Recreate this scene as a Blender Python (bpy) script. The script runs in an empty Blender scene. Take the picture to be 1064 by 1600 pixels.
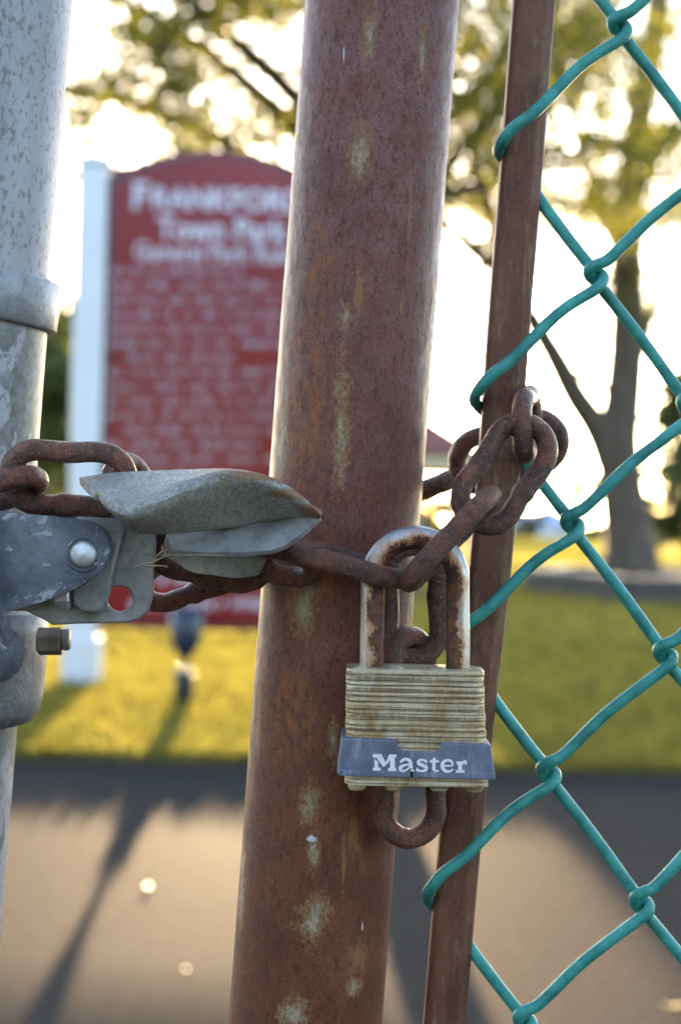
import bpy, bmesh, math, random
import numpy as np
from mathutils import Vector, Matrix, noise
random.seed(7)
rad = math.radians
S = bpy.context.scene
COL = S.collection

# ------------------------------------------------------------------ camera
FPX = 2373.0                       # focal length in photograph pixels (1600 high)
PITCH, ROLL = rad(0.36), rad(1.4)
CAM = Vector((0, 0, 0.95))
Fw = Vector((0, math.cos(PITCH), math.sin(PITCH)))
R0 = Vector((1, 0, 0)); U0 = Vector((0, -math.sin(PITCH), math.cos(PITCH)))
Rt = (R0*math.cos(ROLL) + U0*math.sin(ROLL)).normalized()
Up = (U0*math.cos(ROLL) - R0*math.sin(ROLL)).normalized()
cam_d = bpy.data.cameras.new('camera'); cam = bpy.data.objects.new('camera', cam_d); COL.objects.link(cam)
m = Matrix((Rt, Up, -Fw)).transposed().to_4x4(); m.translation = CAM
cam.matrix_world = m
cam_d.sensor_fit = 'VERTICAL'; cam_d.sensor_height = 23.6; cam_d.lens = 35.0
cam_d.clip_start = 0.02; cam_d.clip_end = 5000
cam_d.dof.use_dof = True; cam_d.dof.focus_distance = 0.437; cam_d.dof.aperture_fstop = 7.1; cam_d.dof.aperture_blades = 9
S.camera = cam

# ------------------------------------------------------------------ sky, sun, exposure
SUN_EL, SUN_AZ = rad(3.45), rad(-2.6)          # low sun ahead of the camera, a little to the left (hidden by the sign)
w = bpy.data.worlds.new("World"); S.world = w; w.use_nodes = True
wn = w.node_tree; bg = wn.nodes['Background']
sky = wn.nodes.new('ShaderNodeTexSky'); sky.sky_type = 'NISHITA'; sky.sun_disc = False
sky.sun_elevation = SUN_EL; sky.sun_rotation = SUN_AZ; sky.air_density = 0.4; sky.dust_density = 0.4; sky.ozone_density = 0.0
wn.links.new(sky.outputs[0], bg.inputs[0]); bg.inputs[1].default_value = 0.15
sl = bpy.data.lights.new('sun', 'SUN'); sun = bpy.data.objects.new('sun', sl); COL.objects.link(sun)
sl.energy = 3.5; sl.angle = rad(0.45); sl.color = (1.0, 0.70, 0.40)
sd = Vector((math.sin(SUN_AZ)*math.cos(SUN_EL), math.cos(SUN_AZ)*math.cos(SUN_EL), math.sin(SUN_EL)))
sun.rotation_euler = sd.to_track_quat('Z', 'Y').to_euler()
S.view_settings.view_transform = 'Standard'; S.view_settings.look = 'None'
S.view_settings.exposure = 3.5; S.view_settings.gamma = 1
S.cycles.max_bounces = 8; S.cycles.transparent_max_bounces = 8

def P(px, py, d):
    """world point seen at photograph pixel (px, py) at depth d"""
    return CAM + (Fw + Rt*((px-532)/FPX) + Up*((800-py)/FPX))*d

# ------------------------------------------------------------------ objects
def tag(o, label=None, cat=None, group=None, kind=None):
    if label: o['label'] = label
    if cat: o['category'] = cat
    if group: o['group'] = group
    if kind: o['kind'] = kind
    return o
def empty(name, loc, label, cat, group=None):
    o = bpy.data.objects.new(name, None); COL.objects.link(o); o.location = loc; o.empty_display_size = 0.02
    o['wloc'] = tuple(loc)
    return tag(o, label, cat, group)
def wloc(o):
    return Vector(o['wloc']) if o is not None else Vector((0, 0, 0))
def link(name, me, mat, parent=None, loc=None, smooth=True):
    """mesh in world coordinates -> object parented to parent (same origin)"""
    org = wloc(parent) if parent is not None else Vector(loc if loc is not None else (0, 0, 0))
    me.transform(Matrix.Translation(-org))
    me.materials.append(mat)
    me.polygons.foreach_set('use_smooth', [smooth]*len(me.polygons))
    o = bpy.data.objects.new(name, me); COL.objects.link(o)
    o['wloc'] = tuple(org)
    if parent is None: o.location = org
    else: o.parent = parent
    return o
class MB:
    def __init__(s): s.v = []; s.f = []
    def add(s, vs, fs):
        b = len(s.v); s.v += [tuple(v) for v in vs]; s.f += [tuple(i+b for i in f) for f in fs]; return s
    def box(s, c, hx, hy, hz, M=None):
        vs = []
        for dz in (-1, 1):
            for dy in (-1, 1):
                for dx in (-1, 1):
                    v = Vector((dx*hx, dy*hy, dz*hz)); v = (M @ v) if M else v
                    vs.append(Vector(c)+v)
        return s.add(vs, [(0,2,3,1),(4,5,7,6),(0,1,5,4),(2,6,7,3),(0,4,6,2),(1,3,7,5)])
    def tube(s, pts, rr, n=12, closed=False, caps=True, jit=0.0, jf=900.0, seed=0.0):
        pts = [Vector(p) for p in pts]; N = len(pts)
        if not hasattr(rr, '__len__'): rr = [rr]*N
        T = []
        for i in range(N):
            a = pts[(i-1) % N] if (closed or i > 0) else pts[i]
            b = pts[(i+1) % N] if (closed or i < N-1) else pts[i]
            T.append((b-a).normalized())
        t0 = T[0]; ref = Vector((0, 0, 1)) if abs(t0.z) < .9 else Vector((0, 1, 0))
        nrm = (ref - t0*ref.dot(t0)).normalized(); fr = []
        for i in range(N):
            nrm = (nrm - T[i]*nrm.dot(T[i])).normalized(); fr.append((nrm.copy(), T[i].cross(nrm)))
        tw = 0.0
        if closed:
            e = (nrm - T[0]*nrm.dot(T[0])).normalized()
            tw = math.atan2(e.dot(fr[0][1]), e.dot(fr[0][0]))
        vs = []
        for i in range(N):
            a, b = fr[i]; off = -tw*i/N
            for k in range(n):
                th = 2*math.pi*k/n + off; d = a*math.cos(th)+b*math.sin(th); r = rr[i]
                if jit:
                    q = pts[i]+d*r
                    r *= 1+jit*noise.noise(q*jf*.35+Vector((seed, 0, 0)))*1.2+jit*.6*noise.noise(q*jf+Vector((0, seed, 0)))
                vs.append(pts[i]+d*r)
        fs = []
        for i in range(N if closed else N-1):
            j = (i+1) % N
            for k in range(n):
                k2 = (k+1) % n; fs.append((i*n+k, i*n+k2, j*n+k2, j*n+k))
        if not closed and caps:
            fs.append(tuple(range(n-1, -1, -1))); fs.append(tuple((N-1)*n+k for k in range(n)))
        return s.add(vs, fs)
    def lathe(s, prof, n=32, M=None, cap=True):
        """prof: (radius, z) pairs"""
        M = M or Matrix.Identity(4); vs = []
        for r, z in prof:
            for k in range(n):
                t = 2*math.pi*k/n; vs.append(M @ Vector((r*math.cos(t), r*math.sin(t), z)))
        fs = []
        for i in range(len(prof)-1):
            for k in range(n):
                k2 = (k+1) % n; fs.append((i*n+k, i*n+k2, (i+1)*n+k2, (i+1)*n+k))
        if cap:
            fs.append(tuple(range(n-1, -1, -1))); fs.append(tuple((len(prof)-1)*n+k for k in range(n)))
        return s.add(vs, fs)
    def mesh(s, name='m'):
        me = bpy.data.meshes.new(name); me.from_pydata(s.v, [], s.f); me.update(); return me
    def build(s, name, mat, parent=None, loc=None, smooth=True):
        return link(name, s.mesh(name), mat, parent, loc, smooth)
def spline(pts, n=8, closed=False):
    pts = [Vector(p) for p in pts]; out = []; N = len(pts)
    for i in range(N if closed else N-1):
        p0 = pts[(i-1) % N] if (closed or i > 0) else pts[0]*2-pts[1]
        p1 = pts[i]; p2 = pts[(i+1) % N]
        p3 = pts[(i+2) % N] if (closed or i < N-2) else pts[-1]*2-pts[-2]
        for k in range(n):
            t = k/n
            out.append(.5*((2*p1)+(p2-p0)*t+(2*p0-5*p1+4*p2-p3)*t*t+(3*p1-p0-3*p2+p3)*t**3))
    if not closed: out.append(pts[-1])
    return out
def frame(axis, up_hint=(0, 1, 0)):
    z = Vector(axis).normalized(); y = Vector(up_hint); y = (y - z*y.dot(z)).normalized(); x = y.cross(z)
    return Matrix((x, y, z)).transposed()
def plate(name, outline, holes, d, thick, bev, mat, parent, seg=3, tilt=None):
    """flat cut piece: outline in photo pixels at depth d, extruded 'thick' away from the viewer, edges rounded"""
    bm = bmesh.new(); es = []
    loops = [outline]+holes
    for lp in loops:
        vv = [bm.verts.new(P(x, y, d+(tilt(x, y) if tilt else 0))) for x, y in lp]
        for i in range(len(vv)): es.append(bm.edges.new((vv[i], vv[(i+1) % len(vv)])))
    bmesh.ops.triangle_fill(bm, use_beauty=True, use_dissolve=False, edges=es)
    bmesh.ops.recalc_face_normals(bm, faces=bm.faces[:])
    for f in bm.faces:
        if f.normal.dot(Fw) > 0: f.normal_flip()
    bd = [e for e in bm.edges if len(e.link_faces) == 1]
    r = bmesh.ops.extrude_face_region(bm, geom=bm.faces[:])
    nv = [g for g in r['geom'] if isinstance(g, bmesh.types.BMVert)]
    # the extruded copy becomes the back
    bmesh.ops.translate(bm, verts=nv, vec=Fw*thick)
    bmesh.ops.recalc_face_normals(bm, faces=bm.faces[:])
    if bev:
        ee = [e for e in bm.edges if len(e.link_faces) == 2 and e.calc_face_angle(0) > 1.0 and abs((e.verts[0].co-e.verts[1].co).normalized().dot(Fw)) < .7]
        bmesh.ops.bevel(bm, geom=ee, offset=bev, segments=seg, affect='EDGES', profile=.5, clamp_overlap=True)
    bmesh.ops.recalc_face_normals(bm, faces=bm.faces[:])
    me = bpy.data.meshes.new(name); bm.to_mesh(me); bm.free()
    o = link(name, me, mat, parent, smooth=True)
    o.modifiers.new('n', 'WEIGHTED_NORMAL').keep_sharp = True
    me.set_sharp_from_angle(angle=rad(40))
    return o
def circ(cx, cy, r, n=28, ry=None):
    return [(cx+r*math.cos(2*math.pi*k/n), cy+(ry or r)*math.sin(2*math.pi*k/n)) for k in range(n)]
def arcpts(pts, n=6):
    return [(v.x, v.y) for v in spline([(x, y, 0) for x, y in pts], n, True)]

# ------------------------------------------------------------------ materials
class Mat:
    def __init__(s, name):
        s.m = bpy.data.materials.new(name); s.m.use_nodes = True; s.t = s.m.node_tree
        s.b = s.t.nodes['Principled BSDF']; s.out = s.t.nodes['Material Output']
        s.tc = s.t.nodes.new('ShaderNodeTexCoord').outputs['Object']
    def put(s, sock, v):
        if isinstance(v, bpy.types.NodeSocket): s.t.links.new(v, sock)
        elif isinstance(v, (tuple, list)) and len(v) == 3 and sock.type == 'RGBA': sock.default_value = (*v, 1)
        else: sock.default_value = v
    def node(s, typ, ins=(), out=0, **kw):
        n = s.t.nodes.new(typ)
        for k, v in kw.items(): setattr(n, k, v)
        for k, v in (ins.items() if isinstance(ins, dict) else enumerate(ins)):
            if v is not None: s.put(n.inputs[k], v)
        return n.outputs[out]
    def map(s, sc=(1, 1, 1), loc=(0, 0, 0), rot=(0, 0, 0)):
        return s.node('ShaderNodeMapping', {'Vector': s.tc, 'Scale': sc, 'Location': loc, 'Rotation': rot})
    def noise(s, scale, detail=6, rough=.6, vec=None, dist=0.0):
        return s.node('ShaderNodeTexNoise', {'Vector': vec or s.tc, 'Scale': scale, 'Detail': detail, 'Roughness': rough, 'Distortion': dist})
    def ramp(s, fac, lo, hi, a=0.0, b=1.0):
        return s.node('ShaderNodeMapRange', {0: fac, 1: lo, 2: hi, 3: a, 4: b})
    def mix(s, fac, a, b):
        n = s.t.nodes.new('ShaderNodeMix'); n.data_type = 'RGBA'
        s.put(n.inputs[0], fac); s.put(n.inputs[6], a); s.put(n.inputs[7], b); return n.outputs[2]
    def math(s, op, a, b=0.0, c=None):
        n = s.t.nodes.new('ShaderNodeMath'); n.operation = op; s.put(n.inputs[0], a); s.put(n.inputs[1], b)
        if c is not None: s.put(n.inputs[2], c)
        return n.outputs[0]
    def blob(s, c, r, soft=1.0):
        """1 inside an ellipsoid of radii r at c (object space), falling to 0"""
        mp = s.node('ShaderNodeVectorMath', {0: s.tc, 1: tuple(c)}, operation='SUBTRACT')
        dv = s.node('ShaderNodeVectorMath', {0: mp, 1: tuple(r)}, operation='DIVIDE')
        ln = s.t.nodes.new('ShaderNodeVectorMath'); ln.operation = 'LENGTH'; s.put(ln.inputs[0], dv)
        return s.ramp(ln.outputs['Value'], 0.0, 1.0+soft, 1.0, 0.0)
    def bump(s, h, strength=.3, dist=.001, base=None):
        n = s.t.nodes.new('ShaderNodeBump'); s.put(n.inputs['Height'], h)
        n.inputs['Strength'].default_value = strength; n.inputs['Distance'].default_value = dist
        if base is not None: s.put(n.inputs['Normal'], base)
        s.t.links.new(n.outputs[0], s.b.inputs['Normal']); return n.outputs[0]
    def fin(s, col=None, rough=None, metal=None, spec=None):
        if col is not None: s.put(s.b.inputs['Base Color'], col)
        if rough is not None: s.put(s.b.inputs['Roughness'], rough)
        if metal is not None: s.put(s.b.inputs['Metallic'], metal)
        if spec is not None: s.put(s.b.inputs['Specular IOR Level'], spec)
        return s.m

def mat_plain(name, col, rough=.5, metal=0.0, var=.15, scale=8):
    M = Mat(name); n = M.noise(scale)
    c = M.mix(M.ramp(n, .3, .7), tuple(x*(1-var) for x in col), tuple(min(1, x*(1+var)) for x in col))
    return M.fin(c, rough, metal)

def mat_chain_rust():
    M = Mat('chain_rust')
    a = M.noise(260, 9, .75); b = M.noise(1500, 4, .7); c = M.noise(90, 6, .7, M.map(loc=(3, 1, 2)))
    col = M.mix(M.ramp(a, .40, .60), (.050, .014, .008), (.165, .052, .028))
    col = M.mix(M.ramp(c, .48, .62), col, (.25, .075, .036))
    col = M.mix(M.ramp(M.noise(620, 6, .75, M.map(loc=(9, 4, 7))), .54, .61, 0, .85), col, (.030, .011, .010))
    col = M.mix(M.ramp(M.noise(900, 5, .7, M.map(loc=(1, 8, 5))), .58, .63, 0, .65), col, (.38, .20, .14))
    M.bump(M.math('ADD', a, M.math('MULTIPLY', b, .5)), .9, .0016)
    return M.fin(col, M.ramp(a, .35, .65, .22, .55), .1, .8)

def mat_post_rust(blobs, streaks, orange, chip):
    M = Mat('post_rust')
    vs = M.map((1, 1, .4))
    a = M.noise(330, 9, .75, vs); b = M.noise(45, 6, .65); f = M.noise(1700, 4, .7, M.map((1, 1, .6), (3, 1, 2)))
    col = M.mix(M.ramp(b, .35, .65), (.115, .028, .014), (.195, .056, .029))
    z = M.node('ShaderNodeSeparateXYZ', {0: M.tc}, out=2)
    col = M.mix(M.math('MULTIPLY', M.ramp(z, .86, 1.08, 0, .75), M.ramp(M.noise(120, 7, .7), .3, .6)), col, (.25, .125, .13))  # lilac skylight sheen painted onto the upper part of the post
    col = M.mix(M.ramp(M.noise(560, 5, .75, M.map((1, 1, .45), (8, 3, 3))), .53, .61, 0, .8), col, (.085, .02, .010))
    col = M.mix(M.ramp(M.noise(210, 7, .75, M.map((1, 1, .3), (4, 8, 3))), .54, .64, 0, .5), col, (.19, .075, .045))
    col = M.mix(M.ramp(f, .52, .62, 0, .75), col, (.055, .014, .009))
    col = M.mix(M.ramp(M.noise(1300, 4, .7, M.map((1, 1, .7), (5, 2, 1))), .60, .68, 0, .65), col, (.26, .095, .04))
    col = M.mix(M.ramp(M.noise(1900, 3, .6, M.map((1, 1, 1), (7, 7, 1))), .68, .74, 0, .6), col, (.36, .27, .24))
    o = None
    for c, r in orange:
        q = M.blob(c, r, .6); o = q if o is None else M.math('MAXIMUM', o, q)
    on = M.math('MULTIPLY', M.ramp(o, 0, .6), M.ramp(M.noise(420, 9, .78, M.map((1, 1, .4), (2, 7, 3))), .46, .58))
    col = M.mix(M.math('MULTIPLY', on, .85), col, (.32, .10, .030))
    dk = M.math('MULTIPLY', M.ramp(o, 0, .6), M.ramp(M.noise(900, 7, .75, M.map((1, 1, .7), (6, 7, 3))), .56, .62))
    col = M.mix(M.math('MULTIPLY', dk, .8), col, (.035, .02, .016))
    p = None
    for c, r in blobs:
        q = M.blob(c, r, .9); p = q if p is None else M.math('MAXIMUM', p, q)
    pn = M.math('ADD', M.math('MULTIPLY', M.noise(150, 5, .7, M.map((1, 1, .55), (1, 1, 4))), .30), M.math('MULTIPLY', M.noise(950, 10, .9, M.map((1, 1, .6), (1, 3, 4))), .70))
    pq = M.math('ADD', M.math('MULTIPLY', p, .215), pn)
    halo = M.ramp(pq, .60, .625); core = M.ramp(pq, .652, .662)
    sp = None
    for c, r in streaks:
        q = M.blob(c, r, .5); sp = q if sp is None else M.math('MAXIMUM', sp, q)
    halo = M.math('MAXIMUM', halo, M.ramp(M.math('ADD', M.math('MULTIPLY', sp, .26), pn), .65, .72, 0, .75))
    col = M.mix(M.math('MULTIPLY', halo, .8), col, (.34, .165, .06))
    col = M.mix(M.math('MULTIPLY', core, .9), col, M.mix(M.ramp(M.noise(700), .4, .6), (.44, .34, .235), (.30, .235, .165)))
    cq = None
    for c, r in chip:
        q = M.blob(c, r, .3); cq = q if cq is None else M.math('MAXIMUM', cq, q)
    cm = M.ramp(M.math('ADD', cq, M.math('MULTIPLY', M.noise(600, 8, .9), 2.2)), 1.62, 1.66)
    col = M.mix(cm, col, (.72, .68, .72))
    h = M.math('ADD', M.math('MULTIPLY', a, .6), M.math('ADD', M.math('MULTIPLY', f, .5), M.math('MULTIPLY', core, .4)))
    M.bump(h, .7, .0008)
    return M.fin(col, M.ramp(a, .35, .65, .34, .62), .0, .38)

def mat_bar_rust():
    M = Mat('bar_rust'); a = M.noise(700, 8, .75, M.map((1, 1, .35))); b = M.noise(40, 5, .6, M.map((1, 1, .5)))
    col = M.mix(M.ramp(b, .4, .62), (.13, .035, .02), (.20, .095, .05))
    col = M.mix(M.ramp(a, .5, .64, 0, .8), col, (.15, .048, .02))
    col = M.mix(M.ramp(M.noise(500, 5, .6, M.map((1, 1, .2), (4, 4, 4))), .57, .66, 0, .7), col, (.22, .15, .085))
    col = M.mix(M.ramp(M.noise(130, 7, .75, M.map((1, 1, .35), (9, 1, 4))), .50, .62, 0, .75), col, (.075, .022, .014))
    col = M.mix(M.ramp(M.noise(900, 6, .8, M.map((1, 1, .5), (2, 1, 7))), .57, .63, 0, .7), col, (.28, .10, .04))
    M.bump(M.math('ADD', a, M.math('MULTIPLY', M.noise(1300), .5)), .7, .0009)
    return M.fin(col, .5, .15, .5)

def mat_galv(name='galvanized', tint=(.40, .41, .42), dark=(.13, .135, .14), lichen=0.0, metal=.55, patch=.0, blobs=()):
    M = Mat(name); a = M.noise(220, 8, .72); b = M.noise(50, 6, .6, M.map(loc=(2, 5, 1)), .4); f = M.noise(1400, 4, .6)
    col = M.mix(M.ramp(b, .36, .66), dark, tint)
    col = M.mix(M.ramp(a, .5, .62, 0, .55), col, tuple(x*.45 for x in tint))
    if patch:
        col = M.mix(M.ramp(M.noise(120, 8, .65, M.map(loc=(7, 3, 2)), .8), .56, .6, 0, patch), col, (.46, .47, .54))
    if lichen:
        col = M.mix(M.ramp(M.noise(800, 7, .8, M.map(loc=(1, 2, 9))), .46, .58, 0, lichen), col, (.46, .44, .38))
        col = M.mix(M.ramp(M.noise(330, 5, .7, M.map(loc=(6, 2, 3))), .60, .66, 0, lichen), col, (.36, .25, .09))
        col = M.mix(M.ramp(M.noise(1300, 5, .75, M.map(loc=(4, 4, 8))), .56, .62, 0, lichen), col, (.09, .085, .07))
    else:
        col = M.mix(M.ramp(M.noise(160, 6, .7, M.map(loc=(6, 2, 3))), .68, .74, 0, .8), col, (.22, .09, .04))
    for c, rr_ in blobs:
        col = M.mix(M.ramp(M.math('ADD', M.blob(c, rr_, .8), M.noise(500, 7, .75, M.map(loc=(2, 9, 4)))), .85, 1.05, 0, .85), col, (.26, .11, .045))
    M.bump(M.math('ADD', a, M.math('MULTIPLY', f, .5)), .5, .0007)
    return M.fin(col, M.ramp(a, .3, .7, .38, .6), metal, .5)

def mat_pipe(zb):
    """pale paint, specked above the band, peeling below it"""
    M = Mat('painted_pipe'); z = M.node('ShaderNodeSeparateXYZ', {0: M.tc}, out=2)
    below = M.ramp(z, zb-.002, zb+.002, 1, 0)
    col = M.mix(M.ramp(M.noise(25, 4, .6, M.map((1, 1, .4))), .35, .65), (.28, .285, .33), (.42, .415, .46))
    sp = M.ramp(M.noise(620, 4, .7, M.map((1, 1, .5))), .53, .60)
    col = M.mix(M.math('MULTIPLY', sp, .7), col, (.17, .13, .12))
    n2 = M.noise(85, 7, .62, M.map((1, 1, .5), (2, 2, 2)), .5)
    pt = M.math('MULTIPLY', M.ramp(n2, .47, .49), M.ramp(z, zb-.11, zb-.005, .9, 1.0))
    col = M.mix(M.math('MULTIPLY', below, pt), col, M.mix(M.ramp(M.noise(300), .4, .6), (.13, .13, .12), (.21, .215, .22)))
    rs = M.ramp(M.noise(110, 6, .6, M.map((1, 1, .8), (8, 8, 8))), .66, .69)
    col = M.mix(M.math('MULTIPLY', rs, .85), col, (.24, .12, .07))
    M.bump(M.math('ADD', n2, M.math('MULTIPLY', M.noise(800), .3)), .25, .0006)
    return M.fin(col, .5, .1, .5)

def mat_teal():
    M = Mat('teal_vinyl'); a = M.noise(120, 6, .6)
    col = M.mix(M.ramp(a, .38, .62), (.025, .22, .195), (.06, .36, .32))
    col = M.mix(M.ramp(M.noise(230, 7, .7, M.map((1, 1, 2.5), (3, 3, 3)), 1.5), .66, .69, 0, .8), col, (.01, .07, .065))
    col = M.mix(M.ramp(M.noise(900, 5, .8, M.map(loc=(1, 5, 2))), .60, .70, 0, .6), col, (.10, .16, .13))
    col = M.mix(M.ramp(M.noise(60, 7, .75, M.map(loc=(5, 5, 2))), .50, .70, 0, .55), col, (.02, .10, .10))
    col = M.mix(M.ramp(M.noise(330, 8, .8, M.map((1, 1, 1), (8, 2, 2)), 2.0), .62, .65, 0, .85), col, (.012, .06, .055))
    M.bump(M.noise(500, 7, .75), .4, .0007)
    return M.fin(col, M.ramp(a, .3, .7, .34, .5), 0, .45)

def mat_brass():
    M = Mat('laminated_brass'); st = M.map((.12, 1, 9)); a = M.noise(150, 9, .8, st); b = M.noise(95, 7, .7, M.map(loc=(3, 3, 3)), .6)
    col = M.mix(M.ramp(b, .38, .62), (.46, .31, .13), (.72, .62, .47))
    col = M.mix(M.ramp(a, .48, .56, 0, .85), col, (.13, .06, .025))
    v = M.noise(900, 5, .6, M.map((2.2, 1, .3), (4, 1, 1)))
    col = M.mix(M.ramp(v, .5, .7, 0, .5), col, (.62, .60, .52))
    M.bump(M.math('ADD', a, M.math('MULTIPLY', v, .5)), .35, .0004)
    return M.fin(col, M.ramp(a, .3, .7, .3, .5), .35, .5)

def mat_shackle(cx, cz, rm, zb):
    """plated steel, rusted on its inner side where the chain has worn it"""
    M = Mat('shackle_steel'); sep = M.t.nodes.new('ShaderNodeSeparateXYZ'); M.put(sep.inputs[0], M.tc)
    dx = M.math('SUBTRACT', sep.outputs[0], cx); dz = M.math('MAXIMUM', M.math('SUBTRACT', sep.outputs[2], cz), 0.0)
    r = M.math('SQRT', M.math('ADD', M.math('MULTIPLY', dx, dx), M.math('MULTIPLY', dz, dz)))
    n = M.noise(170, 9, .78, M.map((1, 1, .5)))
    rr = M.math('ADD', r, M.math('MULTIPLY', M.math('SUBTRACT', n, .5), .017))
    halo = M.ramp(rr, rm+.0003, rm+.0026, 1, 0); core = M.ramp(rr, rm-.0001, rm+.0003, 1, 0)
    low = M.math('MULTIPLY', M.ramp(sep.outputs[2], zb, zb+.016, 1, 0), M.ramp(M.noise(130, 6, .6, M.map(loc=(2, 2, 2))), .42, .62))
    col = M.mix(M.ramp(M.noise(60), .4, .6), (.36, .37, .38), (.52, .53, .56))
    col = M.mix(M.math('MULTIPLY', low, .8), col, (.46, .26, .07))
    col = M.mix(M.ramp(M.noise(420, 7, .75, M.map(loc=(6, 6, 2))), .60, .66, 0, .75), col, (.30, .13, .05))
    col = M.mix(M.math('MULTIPLY', halo, .9), col, (.50, .19, .045))
    col = M.mix(core, col, M.mix(M.ramp(M.noise(330, 6), .4, .6), (.055, .022, .014), (.15, .055, .025)))
    metal = M.ramp(M.math('MAXIMUM', halo, low), 0, 1, .75, .05)
    M.bump(M.math('ADD', M.math('MULTIPLY', core, .5), M.math('MULTIPLY', M.noise(700, 6, .7), .5)), .35, .0006)
    return M.fin(col, M.ramp(core, 0, 1, .32, .7), metal, .5)

def mat_leaf(name, c1, c2, trans=.5, mottle=0, dark=(.06, .085, .015), tint=(.22, .23, .025)):
    M = Mat(name); g = M.t.nodes.new('ShaderNodeNewGeometry')
    col = M.mix(g.outputs['Random Per Island'], c1, c2)
    col2 = M.mix(M.ramp(M.noise(.8), .35, .65), col, M.mix(.5, col, c2))
    if mottle: col2 = M.mix(M.ramp(M.noise(mottle, 5, .65), .42, .62, 0, .75), col2, dark)
    M.put(M.b.inputs['Base Color'], col2); M.b.inputs['Roughness'].default_value = .55
    tr = M.t.nodes.new('ShaderNodeBsdfTranslucent'); M.put(tr.inputs[0], M.mix(.4, col2, tint))
    mx = M.t.nodes.new('ShaderNodeMixShader'); mx.inputs[0].default_value = trans
    M.t.links.new(M.b.outputs[0], mx.inputs[1]); M.t.links.new(tr.outputs[0], mx.inputs[2]); M.t.links.new(mx.outputs[0], M.out.inputs[0])
    return M.m

def mat_bark():
    M = Mat('bark'); a = M.noise(14, 8, .7, M.map((1, 1, .25)))
    M.bump(a, .8, .04)
    return M.fin(M.mix(M.ramp(a, .35, .65), (.035, .027, .02), (.11, .088, .066)), .85)

# ------------------------------------------------------------------ ground
def sheet(name, x0, x1, y0, y1, z, mat, nx=1, ny=1, amp=0):
    mb = MB(); vs = []; fs = []
    for j in range(ny+1):
        for i in range(nx+1):
            x = x0+(x1-x0)*i/nx; y = y0+(y1-y0)*j/ny
            vs.append((x, y, z+(amp*noise.noise(Vector((x*.7, y*.7, 0))) if amp else 0)))
    for j in range(ny):
        for i in range(nx):
            a = j*(nx+1)+i; fs.append((a, a+1, a+nx+2, a+nx+1))
    mb.add(vs, fs); o = mb.build(name, mat); tag(o, kind='structure'); return o

M = Mat('asphalt')
a = M.noise(260, 4, .7); b = M.noise(1.2, 5, .6); v = M.node('ShaderNodeTexVoronoi', {'Vector': M.tc, 'Scale': 150}, out='Distance')
col = M.mix(M.ramp(a, .35, .7), (.034, .031, .029), (.100, .090, .081))
col = M.mix(M.ramp(b, .35, .65, 0, .35), col, (.05, .045, .042))
col = M.mix(M.ramp(M.noise(32, 6, .8), .46, .60, 0, .6), col, (.03, .027, .025))
col = M.mix(M.ramp(M.noise(60, 4, .8, M.map(loc=(3, 3, 3))), .62, .68, 0, .8), col, (.30, .27, .24))
M.bump(M.math('SUBTRACT', M.math('MULTIPLY', a, .6), v), .9, .006)
asphalt = M.fin(col, .8, 0, 0.004)
M = Mat('lawn'); a = M.noise(1.1, 6, .6); b = M.noise(40, 5, .7)
col = M.mix(M.ramp(a, .35, .65), (.08, .09, .018), (.17, .14, .03)); col = M.mix(M.ramp(b, .4, .65, 0, .6), col, (.15, .12, .035))
M.bump(b, 1.0, .05)
lawn = M.fin(col, .95, 0, .0)
YE = 5.80
sheet('path', -14, 14, -2.6, YE+.02, 0, asphalt)
sheet('lawn', -900, 900, YE, 1800, .022, lawn)
sheet('lawn', -900, 900, -900, -2.6, .022, lawn)
mb = MB(); mb.add([(-900, YE, .022), (900, YE, .022), (900, YE-.012, -.02), (-900, YE-.012, -.02)], [(0, 3, 2, 1)])
tag(mb.build('lawn_edge', mat_plain('soil', (.06, .045, .03), .9)), kind='structure')

grass_m = mat_leaf('grass_blades', (.12, .145, .024), (.36, .31, .07), .65, 3.2, (.045, .07, .016), (.27, .23, .03))
rng = np.random.default_rng(3)
def blades(name, n, x0f, x1f, y0, y1, h, wd, mat, pw=1.0):
    y = y0+(y1-y0)*rng.random(n)**pw; x = x0f(y)+(x1f(y)-x0f(y))*rng.random(n)
    hh = h*(.45+.8*rng.random(n)); th = rng.random(n)*2*math.pi; ln = .55*hh*rng.random(n); t2 = rng.random(n)*2*math.pi
    base = np.stack([x, y, np.full(n, .018)], 1)
    sx = np.stack([np.cos(th), np.sin(th), np.zeros(n)], 1)*(wd*(.6+.8*rng.random(n)))[:, None]
    mid = base+np.stack([np.cos(t2)*ln*.4, np.sin(t2)*ln*.4, hh*.6], 1); tip = base+np.stack([np.cos(t2)*ln, np.sin(t2)*ln, hh], 1)
    V = np.empty((n, 5, 3)); V[:, 0] = base-sx; V[:, 1] = base+sx; V[:, 2] = mid+sx*.7; V[:, 3] = mid-sx*.7; V[:, 4] = tip
    me = bpy.data.meshes.new(name); me.vertices.add(n*5); me.vertices.foreach_set('co', V.ravel())
    idx = np.arange(n)[:, None]*5; L = np.concatenate([idx+0, idx+1, idx+2, idx+3, idx+3, idx+2, idx+4], 1)
    me.loops.add(n*7); me.loops.foreach_set('vertex_index', L.ravel().astype(np.int32))
    ls = np.empty((n, 2), np.int32); ls[:, 0] = np.arange(n)*7; ls[:, 1] = np.arange(n)*7+4
    me.polygons.add(n*2); me.polygons.foreach_set('loop_start', ls.ravel()); me.update(calc_edges=True); me.validate()
    o = link(name, me, mat, smooth=False); return tag(o, kind='stuff')
o = blades('grass', 70000, lambda y: -.26*y-.9, lambda y: .26*y+1.0, YE-.01, 11.5, .055, .0035, grass_m, 1.25)
tag(o, 'short sunlit yellow green grass along the far edge of the path', 'grass', kind='stuff')
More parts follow.
